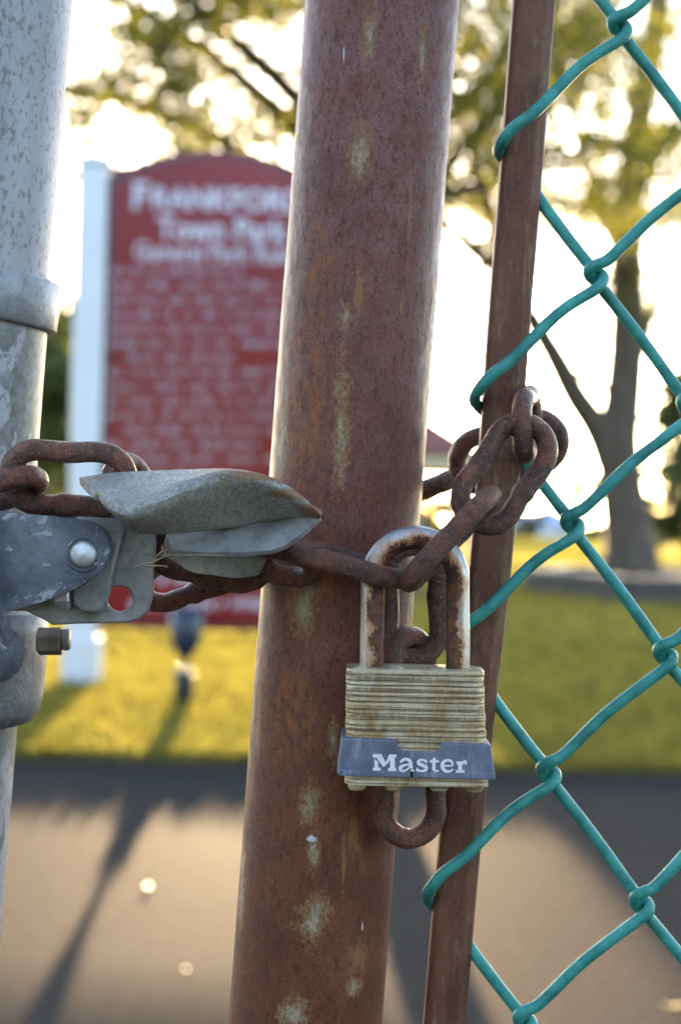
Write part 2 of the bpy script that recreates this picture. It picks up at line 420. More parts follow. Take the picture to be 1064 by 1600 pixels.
o = blades('grass', 45000, lambda y: -.26*y-1, lambda y: .26*y+1.5, 11.5, 34, .075, .011, grass_m, 1.2)
tag(o, 'mown park grass stretching beyond the red sign towards the trees', 'grass', kind='stuff')

o = blades('grass', 60000, lambda y: -.26*y-1, lambda y: .26*y+1.5, 34, 120, .13, .045, grass_m, 1.1)
tag(o, 'golden sunlit field grass in the distance behind the raised bed', 'grass', kind='stuff')
# ------------------------------------------------------------------ trees
bark = mat_bark()
leafA = mat_leaf('leaf_gold', (.045, .068, .012), (.24, .22, .028), .55)
leafB = mat_leaf('leaf_dark', (.022, .04, .012), (.055, .075, .016), .35)
def leaf_mesh(name, clumps, size, mat, parent=None, loc=None, per=120, seed=1):
    """clumps: (centre, radius); leaf-sized quads scattered through each clump's volume"""
    r = np.random.default_rng(seed); cs = []; ns = []
    for c, cr in clumps:
        k = int(per*max(.3, cr*cr)); d = r.normal(size=(k, 3)); d /= np.linalg.norm(d, axis=1)[:, None]
        d *= (cr*r.random(k)**.45)[:, None]; d[:, 2] *= .65; cs.append(np.array(c)+d)
    C = np.concatenate(cs); n = len(C)
    u = r.normal(size=(n, 3)); u /= np.linalg.norm(u, axis=1)[:, None]; q = r.normal(size=(n, 3)); q -= u*(u*q).sum(1)[:, None]; q /= np.linalg.norm(q, axis=1)[:, None]
    s = (size*(.6+.8*r.random(n)))[:, None]; V = np.empty((n, 4, 3))
    V[:, 0] = C-u*s; V[:, 1] = C+q*s*.55; V[:, 2] = C+u*s; V[:, 3] = C-q*s*.55
    me = bpy.data.meshes.new(name); me.from_pydata(V.reshape(-1, 3).tolist(), [], (np.arange(n)[:, None]*4+np.arange(4)).tolist()); me.update()
    return link(name, me, mat, parent, loc, smooth=False)
def limb(mb, pts, r0, r1, n=10, seg=6):
    ps = spline(pts, seg); N = len(ps); mb.tube(ps, [r0+(r1-r0)*(i/(N-1))**.8 for i in range(N)], n)
    return ps
def grow(mb, p, d, L, r, depth, tips, rr):
    """random sub-branches; collects leaf positions"""
    q = p+d*L; mid = p+d*L*.5+Vector((rr.uniform(-1, 1), rr.uniform(-1, 1), rr.uniform(-1, 1)))*L*.09
    limb(mb, [p, mid, q], r, r*.55, 6, 4)
    if depth <= 1: tips.append(mid)
    if depth == 0: tips.append(q); return
    for k in range(3 if depth > 1 else 2):
        dd = (d+Vector((rr.uniform(-1, 1), rr.uniform(-1, 1), rr.uniform(-.55, .75)))*.85).normalized()
        grow(mb, q if k else mid, dd, L*rr.uniform(.6, .85), r*.5, depth-1, tips, rr)

# tree on the right, inside the raised bed: trunk and limbs
DT = 22.5
tA = empty('park_tree', P(972, 892, DT), 'forked tree standing in the round raised bed behind the wire mesh', 'tree')
mb = MB(); rr = random.Random(5)
base = P(985, 905, DT)
limb(mb, [P(988, 908, DT), P(984, 880, DT), P(980, 830, DT), P(972, 760, DT), P(966, 690, DT), P(974, 610, DT+.2), P(980, 520, DT+.3), P(978, 400, DT+.4), P(985, 290, DT+.5), P(1000, 170, DT+.8), P(1025, 30, DT+1), P(1035, -120, DT+1.3)], .42, .17, 14)
mb.lathe([(.62, -.12), (.50, .05), (.43, .25), (.36, .6)], 14, Matrix.Translation(base))
limb(mb, [P(960, 730, DT), P(935, 672, DT-.1), P(900, 620, DT-.4), P(868, 560, DT-.8), P(835, 505, DT-1.2), P(790, 440, DT-1.8), P(735, 385, DT-2.3), P(690, 345, DT-2.8)], .27, .07)
limb(mb, [P(868, 568, DT-.8), P(900, 583, DT-.5), P(930, 598, DT-.2), P(955, 615, DT)], .05, .05, 8)
limb(mb, [P(985, 600, DT), P(1000, 545, DT+.3), P(1015, 495, DT+.8), P(1035, 440, DT+1.2), P(1060, 390, DT+1.5), P(1090, 260, DT+2)], .13, .05)
limb(mb, [P(780, 430, DT-1.8), P(765, 330, DT-2), P(735, 235, DT-2.3), P(700, 130, DT-2.6), P(690, 20, DT-3)], .10, .05)
limb(mb, [P(980, 330, DT+.5), P(1030, 230, DT+.2), P(1090, 140, DT)], .13, .06)
limb(mb, [P(978, 420, DT), P(940, 330, DT-.6), P(905, 220, DT-1), P(880, 90, DT-1.4)], .12, .06)
tips = []
for (x, y, dd, dx) in ((1025, 30, DT+1, .2), (690, 345, DT-2.8, -.8), (1090, 260, DT+2, .7), (690, 20, DT-3, -.5), (1090, 140, DT, .6), (880, 90, DT-1.4, -.3), (985, 290, DT, .5), (1000, 170, DT, -.4), (735, 235, DT-2.3, .5), (940, 330, DT-.6, -.5), (905, 220, DT-1, .4), (1035, -120, DT+1, .2)):
    for k in range(3):
        grow(mb, P(x, y, dd), Vector((dx+rr.uniform(-.6, .6), rr.uniform(-.7, .7), rr.uniform(-.25, .8))).normalized(), 1.25, .035, 2, tips, rr)
for (x, y, dd) in ((905, 330, DT-.8), (1050, 340, DT+1.3), (762, 330, DT-2), (1000, 380, DT+.6), (935, 400, DT-.6), (735, 385, DT-2.3), (1062, 400, DT+1.5), (890, 160, DT-1.2)):
    for k in range(2): grow(mb, P(x, y, dd), Vector((rr.uniform(-1, 1), rr.uniform(-.7, .7), rr.uniform(-.5, .5))).normalized(), .8, .022, 2, tips, rr)
mb.build('trunk', bark, tA)
tips = [t for t in tips if t.z > 3.4]
leaf_mesh('crown', [(t, rr.uniform(.28, .6)) for t in tips if rr.random() < .8], .06, leafA, tA, per=80, seed=11)

# big tree straight behind the rusty post; its limbs spread to both sides
DB = 20.0
tB = empty('park_tree', P(592, 866, DB), 'broad old tree whose leafy limbs reach over the red sign', 'tree')
tB.location.z = 0.02; tB['wloc'] = tuple(tB.location)
bx, by = tB.location.x, tB.location.y
mb = MB(); rr = random.Random(8)
mb.lathe([(.72, -.05), (.56, .25), (.48, .8), (.45, 2.0), (.42, 3.2)], 18, Matrix.Translation(Vector((bx-.05, by, 0))))
limb(mb, [(bx-.05, by, 3.0), (bx-.02, by, 4.6), (bx+.1, by+.2, 6.2), (bx+.3, by, 8.4)], .42, .16, 14)
tips = []
for pts, r0 in (([(bx, by, 4.2), (bx-.9, by-.6, 5.6), (bx-2.2, by-1.4, 6.6), (bx-3.6, by-2.2, 7.2)], .2),
                ([(bx, by, 4.8), (bx-1.0, by-1.5, 5.9), (bx-2.0, by-3.2, 6.4), (bx-2.7, by-4.8, 6.5)], .17),
                ([(bx, by, 5.5), (bx+1.2, by-.8, 6.6), (bx+2.2, by-1.6, 7.6)], .16),
                ([(bx, by, 3.9), (bx-1.4, by-1, 5.2), (bx-2.8, by-2.3, 5.7), (bx-4.2, by-3.6, 5.6)], .16),
                ([(bx, by, 4.4), (bx+.9, by-1.6, 5.6), (bx+1.5, by-3, 6.2)], .12),
                ([(bx, by, 3.8), (bx-1.6, by-1.6, 4.7), (bx-3.1, by-2.6, 4.9), (bx-4.3, by-3.2, 4.5)], .13),
                ([(bx, by, 4.2), (bx+.7, by-1.2, 5.0), (bx+1.2, by-2.4, 4.9)], .10),
                ([(bx, by, 6.0), (bx-1.0, by, 7.6), (bx-1.7, by-1, 9.0)], .14)):
    ps = limb(mb, pts, r0, .05)
    for q in (ps[len(ps)//2], ps[-5], ps[-1]):
        for k in range(4):
            d = Vector((rr.uniform(-1, 1), rr.uniform(-1, .8), rr.uniform(-.35, .7))).normalized()
            grow(mb, q, d, 1.05, .03, 2, tips, rr)
mb.build('trunk', bark, tB)
leaf_mesh('crown', [(t, rr.uniform(.25, .58)) for t in tips if t.z > 3.9 and rr.random() < .8], .058, leafA, tB, per=74, seed=12)

# smaller far trees
def far_tree(loc, h, wd, label, mat, seed, group=None, name='far_tree', low=.25):
    r = random.Random(seed); t = empty(name, loc, label, 'tree', group); mb = MB()
    L = Vector(loc); limb(mb, [L-Vector((0, 0, .1)), L+Vector((.05*h, 0, h*.35)), L+Vector((0, 0, h*.8))], .035*h, .01*h, 8)
    mb.build('trunk', bark, t)
    cl = []
    for k in range(46):
        a = r.random()*6.28; z = low+(1-low)*r.random(); rad_ = wd*.5*math.sin(math.pi*min(1, (z-low)/(1-low)*.8+.15))*r.random()**.5
        cl.append((L+Vector((rad_*math.cos(a), rad_*math.sin(a), h*z)), h*.13*r.uniform(.7, 1.3)))
    leaf_mesh('crown', cl, h*.028, mat, t, per=int(60*(6/h)**2*4), seed=seed)
    return t
def gp(px, y):           # ground point in line with column px at distance y
    return Vector(((px-532)/FPX*y, y, .02))
far_tree(gp(48, 34), 4.9, 3.6, 'dark evergreen behind the white post left of the red sign', leafB, 21, low=.0)
far_tree(gp(92, 46), 7.2, 4.6, 'golden leaved tree above the dark evergreen left of the red sign', leafA, 22)
far_tree(gp(1092, 60), 7.2, 5.2, 'bushy green tree at the right edge beyond the raised bed', leafB, 23, low=.02)
rl0 = random.Random(2)
k = 0
for px, y, h, lab in ((652, 105, 4.2, 'small round tree seen just right of the rusty post under the chain'), (702, 118, 3.2, 'low far tree between the rusty post and the thin rusty bar'),
                (816, 112, 2.6, 'small far bush beside the end of the blue building'), (925, 140, 5.6, 'far tree just left of the forked trunk above the blue roofs'),
                (1010, 150, 4.2, 'far tree just right of the forked trunk'), (762, 150, 3.6, 'far tree hidden partly by the thin rusty bar')):
    far_tree(gp(px, y), h, h*1.5, lab, leafB, 30+k, 'small trees along the far side of the field', low=.0); k += 1

# raised bed round the tree: octagonal timber rim filled with mulch
bedm = mat_plain('bed_timber_shaded', (.07, .062, .06), .8, 0, .3, 6)  # side boards darkened in colour to carry the shade on their near face
capm = mat_plain('bed_cap_board', (.19, .175, .17), .75, 0, .25, 6)
bc = Vector((6.0, 21.5, 0)); bed = empty('raised_bed', bc, 'low grey octagonal raised bed filled with mulch around the forked tree', 'planter')
R8 = 3.35
ring = [bc+Vector((R8*math.cos(rad(45*k)), R8*math.sin(rad(45*k)), 0)) for k in range(8)]
mb = MB(); cb = MB()
for k in range(8):
    a, b = ring[k], ring[(k+1) % 8]; mid = (a+b)/2; d = (b-a).normalized(); M3 = Matrix((d, Vector((-d.y, d.x, 0)), Vector((0, 0, 1)))).transposed()
    mb.box(mid+Vector((0, 0, .15)), (b-a).length/2, .05, .15, M3)
    cb.box(mid+Vector((0, 0, .325)), (b-a).length/2+.05, .16, .022, M3)
mb.build('side_board', bedm, bed, smooth=False); cb.build('cap_board', capm, bed, smooth=False)
mb = MB(); mb.add([p+Vector((0, 0, .27)) for p in ring], [tuple(range(8))])
M = Mat('mulch'); a = M.noise(18, 8, .75); M.bump(a, 1, .05)
mb.build('mulch', M.fin(M.mix(M.ramp(a, .35, .65), (.04, .027, .023), (.12, .08, .068)), .9), bed)

# pavilion and far buildings
def box_between(mb, a, b):
    a = Vector(a); b = Vector(b); c = (a+b)/2; h = (b-a)/2; mb.box(c, abs(h.x), abs(h.y), abs(h.z))
DP = 40.0
pv = empty('picnic_pavilion', (1.9, DP+3, .02), 'open picnic shelter with dull red roof beyond the rusty post', 'pavilion')
redroof = mat_plain('red_roof', (.17, .035, .03), .6, 0, .2, 3); cream = mat_plain('cream_trim', (.42, .36, .26), .7, 0, .1, 3)
ex = (752-532)/FPX*DP; zl = .95+(820-733)/FPX*DP; zh = .95+(820-695)/FPX*DP; zr = 4.25
mb = MB(); x0, x1 = -1.1, ex; y0, y1 = DP, DP+6
mb.add([(x0, y0, zh), (x1, y0, zh-.25), (x1-1.9, y0+3, zr), (x0+1.6, y0+3, zr), (x0, y1, zh), (x1, y1, zh-.25), (x0, y0, zh-.06), (x1, y0, zh-.31), (x1, y1, zh-.31), (x0, y1, zh-.06)],
       [(0, 1, 2, 3), (1, 5, 2), (5, 4, 3, 2), (4, 0, 3), (6, 9, 8, 7), (0, 6, 7, 1), (1, 7, 8, 5), (5, 8, 9, 4), (4, 9, 6, 0)])
mb.build('roof', redroof, pv, smooth=False)
mb = MB(); box_between(mb, (x0+.1, y0+.1, zl), (x1-.1, y0+.2, zh-.33)); box_between(mb, (x0+.1, y1-.2, zl), (x1-.1, y1-.1, zh-.33)); box_between(mb, (x1-.2, y0+.2, zl), (x1-.1, y1-.2, zh-.33)); box_between(mb, (x0+.1, y0+.2, zl), (x0+.2, y1-.2, zh-.33))
mb.build('beam', cream, pv, smooth=False)
for i, x in enumerate((x0+.3, x1-.3)):
    for y in (y0+.25, y1-.25):
        mb = MB(); box_between(mb, (x-.09, y-.09, .02), (x+.09, y+.09, zl)); mb.build('post', cream, pv, smooth=False)
mb = MB(); box_between(mb, (-.88, y0+2.6, .02), (2.25, y0+4.6, 2.9)); mb.build('storage_room', cream, pv, smooth=False)
bluer = mat_plain('blue_roof', (.10, .33, .85), .5, 0, .15, 1); wallw = mat_plain('pale_wall', (.45, .47, .52), .8, 0, .1, 1); winm = mat_plain('dark_window', (.04, .05, .07), .2, 0, .1, 1)
def building(px0, px1, y, h, rh, label):
    x0 = (px0-532)/FPX*y; x1 = (px1-532)/FPX*y; b = empty('park_building', ((x0+x1)/2, y, .02), label, 'building')
    mb = MB(); box_between(mb, (x0, y, .02), (x1, y+7, h)); mb.build('wall', wallw, b, smooth=False)
    mb = MB(); mb.add([(x0-.3, y-.3, h), (x1+.3, y-.3, h), (x1+.3, y+7.3, h), (x0-.3, y+7.3, h), (x0-.3, y+3.5, h+rh), (x1+.3, y+3.5, h+rh)], [(0, 1, 5, 4), (2, 3, 4, 5), (1, 2, 5), (3, 0, 4), (0, 3, 2, 1)])
    mb.build('roof', bluer, b, smooth=False)
    n = max(2, int((x1-x0)/2.5))
    for i in range(n):
        xx = x0+(x1-x0)*(i+.5)/n; mb = MB(); box_between(mb, (xx-.35, y-.03, h*.35), (xx+.35, y+.02, h*.75)); mb.build('window', winm, b, smooth=False)
building(798, 908, 125, 1.35, .85, 'low blue roofed building seen through the mesh left of the forked tree')
building(1010, 1110, 135, 1.3, .45, 'low pale blue roofed building right of the forked tree trunk')
building(590, 668, 122, 1.3, .7, 'low blue roofed building mostly hidden by the rusty post')

# ------------------------------------------------------------------ red park sign
DS = 8.4; SPM = FPX/DS
white = mat_plain('white_vinyl', (.66, .68, .74), .35, 0, .05, 3)
sgn = empty('park_sign', P(330, 1085, DS), 'tall arched dark red park rules sign on white posts', 'sign')
sz0 = P(330, 985, DS).z; xl = P(157, 620, DS).x; W = 345/SPM; xr = xl+W; zs = P(165, 278, DS).z; zt = P(335, 233, DS).z; yS = DS
def sign_outline(ins):
    c = (xl+xr)/2; hw = W/2-ins; n = 28; pts = [(xl+ins, sz0+ins)]
    for k in range(n+1):
        t = 1-2*k/n; pts.append((c+hw*t, zs-ins*.8+(zt-zs)*(1-abs(t)**2.1)))
    pts.insert(1, (xr-ins, sz0+ins)); return pts
def prism_y(mb, pts, y0, y1):
    n = len(pts); vs = [(x, y0, z) for x, z in pts]+[(x, y1, z) for x, z in pts]
    mb.add(vs, [tuple(range(n)), tuple(range(2*n-1, n-1, -1))]+[(i, i+n, (i+1) % n+n, (i+1) % n) for i in range(n)]); return mb
M = Mat('sign_red'); n = M.noise(3)
redm = M.fin(M.mix(M.ramp(n, .35, .65), (.18, .005, .008), (.22, .007, .011)), .25, 0, .35)
M = Mat('sign_border'); bordm = M.fin(M.mix(M.noise(3), (.10, .018, .028), (.12, .024, .034)), .3, 0, .45)
prism_y(MB(), sign_outline(0), yS, yS+.05).build('board', bordm, sgn, smooth=False)
prism_y(MB(), sign_outline(.055), yS-.008, yS-.0005).build('panel', redm, sgn, smooth=False)
letm = mat_plain('sign_lettering', (.60, .56, .66), .4, 0, .05, 3)
def sign_text(body, px, py, hpx, wpx, name='lettering', off=.0):
    """raised letters: left end at px, centre line at py, cap height hpx, width wpx"""
    cu = bpy.data.curves.new(name, 'FONT'); cu.body = body; cu.extrude = .003; cu.offset = off; cu.resolution_u = 3
    tmp = bpy.data.objects.new('tmp', cu); COL.objects.link(tmp); bpy.context.view_layer.update()
    me = bpy.data.meshes.new_from_object(tmp.evaluated_get(bpy.context.evaluated_depsgraph_get())); bpy.data.objects.remove(tmp)
    co = np.empty(len(me.vertices)*3); me.vertices.foreach_get('co', co); co = co.reshape(-1, 3)
    lo, hi = co.min(0), co.max(0); L = P(px, py, DS-.01); sx = (wpx/SPM)/(hi[0]-lo[0]); szz = (hpx/SPM)/.7
    out = np.stack([L.x+(co[:, 0]-lo[0])*sx, yS-.0105-co[:, 2]*.9, L.z+(co[:, 1]-.35)*szz], 1)
    me.vertices.foreach_set('co', out.ravel()); me.update()
    return link(name, me, letm, sgn, smooth=False)
o = sign_text('F', 208, 304, 41, 24, off=.03); o['label'] = 'large white capital F beginning the town name'
sign_text('RANKFORD', 238, 308, 32, 238, off=.03)
sign_text('Town Park', 246, 355, 36, 204, off=.022)
sign_text('General Park Rules', 211, 391, 28, 258, off=.012)
# rows of fine print, far too small and blurred to read in the photograph
rf = random.Random(4)
def fine_row(px0, px1, py):
    mb = MB(); x = px0
    while x < px1-6:
        wl = rf.randint(2, 8)
        for k in range(wl):
            if x > px1: break
            L = P(x, py, DS-.012); cw = rf.uniform(4.0, 5.4)/SPM; hh = (9 if rf.random() < .7 else 13)/SPM; s = 1.05/SPM
            y0, y1 = yS-.0125, yS-.0085; zc = L.z-4.5/SPM
            box_between(mb, (L.x, y0, zc), (L.x+s, y1, zc+hh))
            if rf.random() < .4: box_between(mb, (L.x+cw*.6, y0, zc), (L.x+cw*.6+s, y1, zc+hh*.8))
            zz = zc+hh*rf.choice((0, .4, .8)); box_between(mb, (L.x+s, y0, zz), (L.x+cw*.6, y1, zz+s))
            x += 5.6
        x += rf.choice((6, 9, 13))
    mb.build('lettering', letm, sgn, smooth=False)
rows = [(184, 385), (182, 505), (182, 470), (181, 440), (181, 470), (180, 505), (200, 362), (178, 505), (177, 500), (177, 505), (176, 505), (196, 500), (174, 402), (174, 500), (172, 315), (172, 500), (171, 440), (171, 505), (170, 430), (190, 505), (170, 460)]
for i, (a, b) in enumerate(rows):
    y = 424+i*22.6
    fine_row(a, b, y)
    if a < 190:
        mb = MB(); L = P(a-7, y, DS-.012); mb.lathe([(4/SPM, 0), (4/SPM, .004)], 10, Matrix.Translation(Vector((L.x, yS-.0085, L.z))) @ Matrix.Rotation(rad(90), 4, 'X')); mb.build('bullet_mark', letm, sgn)
for y, x0, x1 in ((905, 250, 490), (945, 205, 495)):
    mb = MB(); x = x0
    while x < x1:
        L = P(x, y, DS-.012); hh = rf.choice((16, 22))/SPM; s = 2.6/SPM; zc = L.z-8/SPM
        box_between(mb, (L.x, yS-.0125, zc), (L.x+s, yS-.0085, zc+hh)); box_between(mb, (L.x+s, yS-.0125, zc+rf.choice((0, .4, .8))*.035), (L.x+3*s, yS-.0085, zc+.047)); x += 11 if rf.random() < .84 else 20
    mb.build('lettering', letm, sgn, smooth=False)
for side in (0, 1):
    xc = P(137, 660, DS).x if side == 0 else xr+.10
    q = MB(); zb = .02; ztp = P(148, 258, DS).z; box_between(q, (xc-.082, yS-.06, zb), (xc+.082, yS+.10, ztp)); box_between(q, (xc-.1, yS-.078, zb), (xc+.1, yS+.118, zb+.26))
    po = q.build('post', white, sgn, smooth=False)
    bv = po.modifiers.new('b', 'BEVEL'); bv.width = .012; bv.segments = 2
    q = MB(); box_between(q, (xc-.1, yS-.078, ztp), (xc+.1, yS+.118, ztp+.03)); q.add([(xc-.1, yS-.078, ztp+.03), (xc+.1, yS-.078, ztp+.03), (xc+.1, yS+.118, ztp+.03), (xc-.1, yS+.118, ztp+.03), (xc, yS+.02, ztp+.075)], [(0, 1, 4), (1, 2, 4), (2, 3, 4), (3, 0, 4)])
    q.build('post_cap', white, po, smooth=False)
    for zz in (sz0+.2, zs-.2):
        q = MB(); ax = xl if side == 0 else xr; box_between(q, (min(ax, xc), yS+.012, zz-.03), (max(ax, xc), yS+.045, zz+.03)); q.build('bracket', white, sgn, smooth=False)

# ------------------------------------------------------------------ landscape spot light in front of the sign
DL = 7.5; LP = P(287, 1114, DL); LP.z = .02
lamp = empty('landscape_spotlight', LP, 'small dark blue spotlight on a black stake in the grass before the red sign', 'spotlight')
navy = Mat('navy_enamel'); navy = navy.fin((.008, .02, .05), .35, 0, .6)
blk = mat_plain('black_plastic', (.012, .012, .014), .5, 0, .1, 9)
steel = Mat('bright_steel'); steel = steel.fin((.75, .72, .66), .16, 1.0)
u = DL/FPX
mb = MB(); mb.lathe([(.012, -.12), (14*u, .0), (16*u, 40*u), (15*u, 50*u), (6*u, 52*u)], 20, Matrix.Translation(LP)); mb.build('stake', blk, lamp)
mb = MB(); mb.lathe([(4*u, 44*u), (4*u, 66*u), (7*u, 78*u)], 14, Matrix.Translation(LP)); mb.build('neck', blk, lamp)
for dx in (-7, 8):
    mb = MB(); M4 = Matrix.Translation(LP+Vector((dx*u, -.012, 55*u)))
    mb.lathe([(.001, -.018), (.010, -.014), (.016, -.004), (.017, .004), (.012, .013), (.001, .018)], 16, M4); mb.build('wing_bolt', steel, lamp)
mb = MB(); mb.lathe([(7*u, -2*u), (15*u, 8*u), (22*u, 24*u), (26*u, 44*u), (27*u, 72*u), (24*u, 74*u), (23*u, 66*u)], 24, Matrix.Translation(LP+Vector((0, 0, 76*u))) @ Matrix.Rotation(rad(-12), 4, 'X')); mb.build('lamp_head', navy, lamp)

# fallen leaf on the path
lp = P(1051, 1580, 2254/752); lp.z = .006
mb = MB(); n = 12; vs = [lp]+[lp+Vector((.022*(1+.35*math.cos(5*t))*math.cos(t), .016*(1+.35*math.cos(5*t))*math.sin(t), .005*math.sin(3*t)+.004)) for t in [2*math.pi*k/n for k in range(n)]]
mb.add(vs, [(0, 1+k, 1+(k+1) % n) for k in range(n)]); o = mb.build('fallen_leaf', mat_plain('yellow_leaf', (.55, .33, .03), .5, 0, .2, 60), loc=lp)
tag(o, 'small yellow fallen leaf lying on the path at lower right', 'leaf')

pebm = Mat('glint_glass'); pebm.b.inputs['Transmission Weight'].default_value = 1.0; pebm = pebm.fin((.95, .95, .93), .35, 0)  # small glass bits added to give the path its bright glints
for (x, y, rr_, lb) in ((232, 1387, .0068, 'tiny glass bit added as a bright glint on the path left of the rusty post'), (291, 1514, .003, 'tiny glass bit added as a faint glint on the path near the bottom of the rusty post')):
    g = P(x, y, .95/((y-808)/FPX)); g.z = rr_*.7
    mb = MB(); mb.lathe([(.0005, -rr_*.6), (rr_*.8, -rr_*.4), (rr_, 0), (rr_*.8, rr_*.5), (rr_*.45, rr_*.8), (.0005, rr_*.9)], 20, Matrix.Translation(g)); o = mb.build('glint_chip', pebm, loc=g); tag(o, lb, 'glint chip')

# unseen trees added behind the camera to block low sky and shape front light
for i in range(7):
    far_tree((-15+5.2*i+rl0.uniform(-.6, .6), -15+rl0.uniform(-1.5, 1.5), 0), 7.5, 6.5, 'unseen leafy tree added behind the camera to block low sky', leafB, 50+i, 'added row of trees blocking sky behind the camera', low=.0)

# ------------------------------------------------------------------ rusty gate post
DPOST = .479; RPOST = .0242
def axis_line(x_top, x_bot, d):
    a = P(x_bot, 1600, d); b = P(x_top, 0, d); return a, b
A, B = axis_line(597, 477, DPOST); dirp = (B-A).normalized()
def on_axis(z): return A+dirp*((z-A.z)/dirp.z)
def post_surf(px, py, R=RPOST, d=DPOST):
    """front point of the post under a pixel, in world space"""
    cx = 597-120*py/1600; dep = d-R
    for _ in range(4):
        off = (px-cx)*dep/FPX - cx*0; off = max(-R*.98, min(R*.98, (px-cx)/FPX*dep)); dep = d-math.sqrt(R*R-off*off)
    return P(px, py, dep)
pl = on_axis(0.0)
mid = on_axis(.95)
def rel(px, py): return post_surf(px, py)-on_axis(0)
pm = 1/5100
blobs = [(rel(565, 238), (17*pm, .01, 44*pm)), (rel(540, 495), (12*pm, .01, 22*pm)), (rel(482, 1250), (17*pm, .01, 34*pm)), (rel(488, 1440), (24*pm, .01, 40*pm)),
         (rel(462, 1585), (26*pm, .01, 26*pm)), (rel(578, 60), (12*pm, .01, 60*pm)), (rel(659, 75), (6*pm, .01, 48*pm)), (rel(532, 660), (14*pm, .01, 90*pm)),
         (rel(440, 700), (10*pm, .01, 60*pm)), (rel(475, 950), (22*pm, .01, 50*pm)), (rel(492, 1340), (12*pm, .01, 30*pm)), (rel(378, 1380), (6*pm, .01, 90*pm)),
         (rel(553, 1540), (12*pm, .01, 16*pm)), (rel(520, 1160), (10*pm, .01, 40*pm))]
streaks = [(rel(537, 1350), (5*pm, .01, 130*pm)), (rel(640, 330), (5*pm, .01, 120*pm)), (rel(628, 480), (6*pm, .01, 30*pm)), (rel(405, 1100), (6*pm, .01, 150*pm)), (rel(555, 1300), (20*pm, .01, 60*pm)), (rel(555, 1500), (28*pm, .01, 40*pm)),
           (rel(560, 450), (14*pm, .01, 90*pm))]
orange = [(rel(475, 610), (34*pm, .012, 170*pm)), (rel(470, 760), (30*pm, .012, 70*pm)), (rel(490, 900), (40*pm, .012, 60*pm)), (rel(455, 1120), (40*pm, .012, 60*pm)), (rel(500, 400), (22*pm, .012, 60*pm))]
chip = [(rel(487, 1311), (12*pm, .006, 9*pm)), (rel(566, 1448), (2*pm, .006, 10*pm)), (rel(537, 85), (1.5*pm, .006, 16*pm))]
post_m = mat_post_rust(blobs, streaks, orange, chip)
mb = MB(); ps = []; N = 90
mb.tube([on_axis(-.05+(1.75)*i/N) for i in range(N+1)], RPOST, 64, jit=.006, jf=60)
post = mb.build('gate_post', post_m, loc=on_axis(0))
tag(post, 'thick round rust covered steel post in the middle with the padlock hanging against it', 'post')

# ------------------------------------------------------------------ teal wire mesh on its rusty bar
fen = empty('chain_link_fence', P(714, 1600, .47)*1.0, 'teal vinyl coated wire mesh held by a thin rusty bar', 'fence')
bar_px = [(-400, 868), (0, 834), (250, 815), (500, 795), (700, 781), (900, 764), (1100, 741), (1360, 714), (1600, 694), (2000, 660), (2600, 608)]
DBAR = .472
bar_pts = spline([P(x, y, DBAR) for y, x in bar_px], 6)
mb = MB(); hw, hd, ch = .0066, .0042, .0016
prof = [(-hw+ch, -hd), (hw-ch*2.2, -hd), (hw, -hd+ch*1.6), (hw, hd-ch), (hw-ch, hd), (-hw+ch, hd), (-hw, hd-ch), (-hw, -hd+ch)]
vs = []; n8 = len(prof)
for i, p in enumerate(bar_pts):
    for a, b in prof: vs.append(p+Rt*a+Fw*b)
fs = [(i*n8+k, i*n8+(k+1) % n8, (i+1)*n8+(k+1) % n8, (i+1)*n8+k) for i in range(len(bar_pts)-1) for k in range(n8)]
mb.add(vs, fs); bar_m = mat_bar_rust(); bo = mb.build('tension_bar', bar_m, fen, smooth=False)
bo['label'] = 'thin rusty bar the wire loops wrap around'
bv = bo.modifiers.new('b', 'BEVEL'); bv.width = .0007; bv.segments = 2
teal = mat_teal(); DM = .468; RW = .00185
PX = (-36.8, 388.5)
def col(x0, y0, k): return (x0+PX[0]*k, y0+PX[1]*k)
cols = [(778, 222), (968, 36), (1113, 240), (1294, 44), (1439, 248), (1620, 52), (1765, 256), (1946, 60), (2091, 262)]
# cols[0] = turns round the bar; cols[i] = knuckles between wire i and i+1
def wire(i, k0=-1, k1=5):
    L = cols[i]; Rc = cols[i+1]; pts = []; odd = i % 2
    e = .0023
    for k in range(k0, k1):
        # right turn then left turn, top to bottom.  front strand runs down-left, back strand down-right
        kr = k if L[1] > Rc[1] else k
        rx, ry = col(*Rc, kr)
        if L[1] > Rc[1]: lx, ly = col(*L, k); nrx, nry = col(*Rc, k+1)
        else: lx, ly = col(*L, k+1); nrx, nry = col(*Rc, k+1)
        sl_ = e if i else .0083
        # right turn (hook passes below the neighbour's)
        pts += [(rx-9, ry-8, DM+e), (rx+8, ry+5, DM+e*.6), (rx+10, ry+16, DM-e*.5), (rx-2, ry+28, DM-e*1.1)]
        f = .5; mx, my = rx+(lx-rx)*f, ry+14+(ly-ry-14)*f
        if i == 0:
            pts += [(rx-60, ry+66, DM-e*1.6), (lx+62, ly-52, DM-.0064), (lx+26, ly-24, DM-.0070), (lx+7, ly-2, DM-.0052), (lx, ly+14, DM+.0008), (lx+12, ly+30, DM+.0075), (lx+50, ly+66, DM+.0068)]
        else:
            pts += [(mx, my-3, DM-e*1.1), (lx+24, ly-24, DM-e*1.1), (lx+3, ly-12, DM-e*1.2), (lx-11, ly-4, DM-e*.6), (lx-9, ly+8, DM+e*.6), (lx+5, ly+22, DM+e)]
        mx, my = (lx+nrx)/2, (ly+nry)/2; pts += [(mx, my+6, DM+e*(1.2 if i else 1.6))]
    w3 = spline([P(*p) for p in pts], 7)
    mb = MB(); mb.tube(w3, RW, 12, jit=.03, jf=500, seed=i)
    return mb.build('wire', teal, fen)
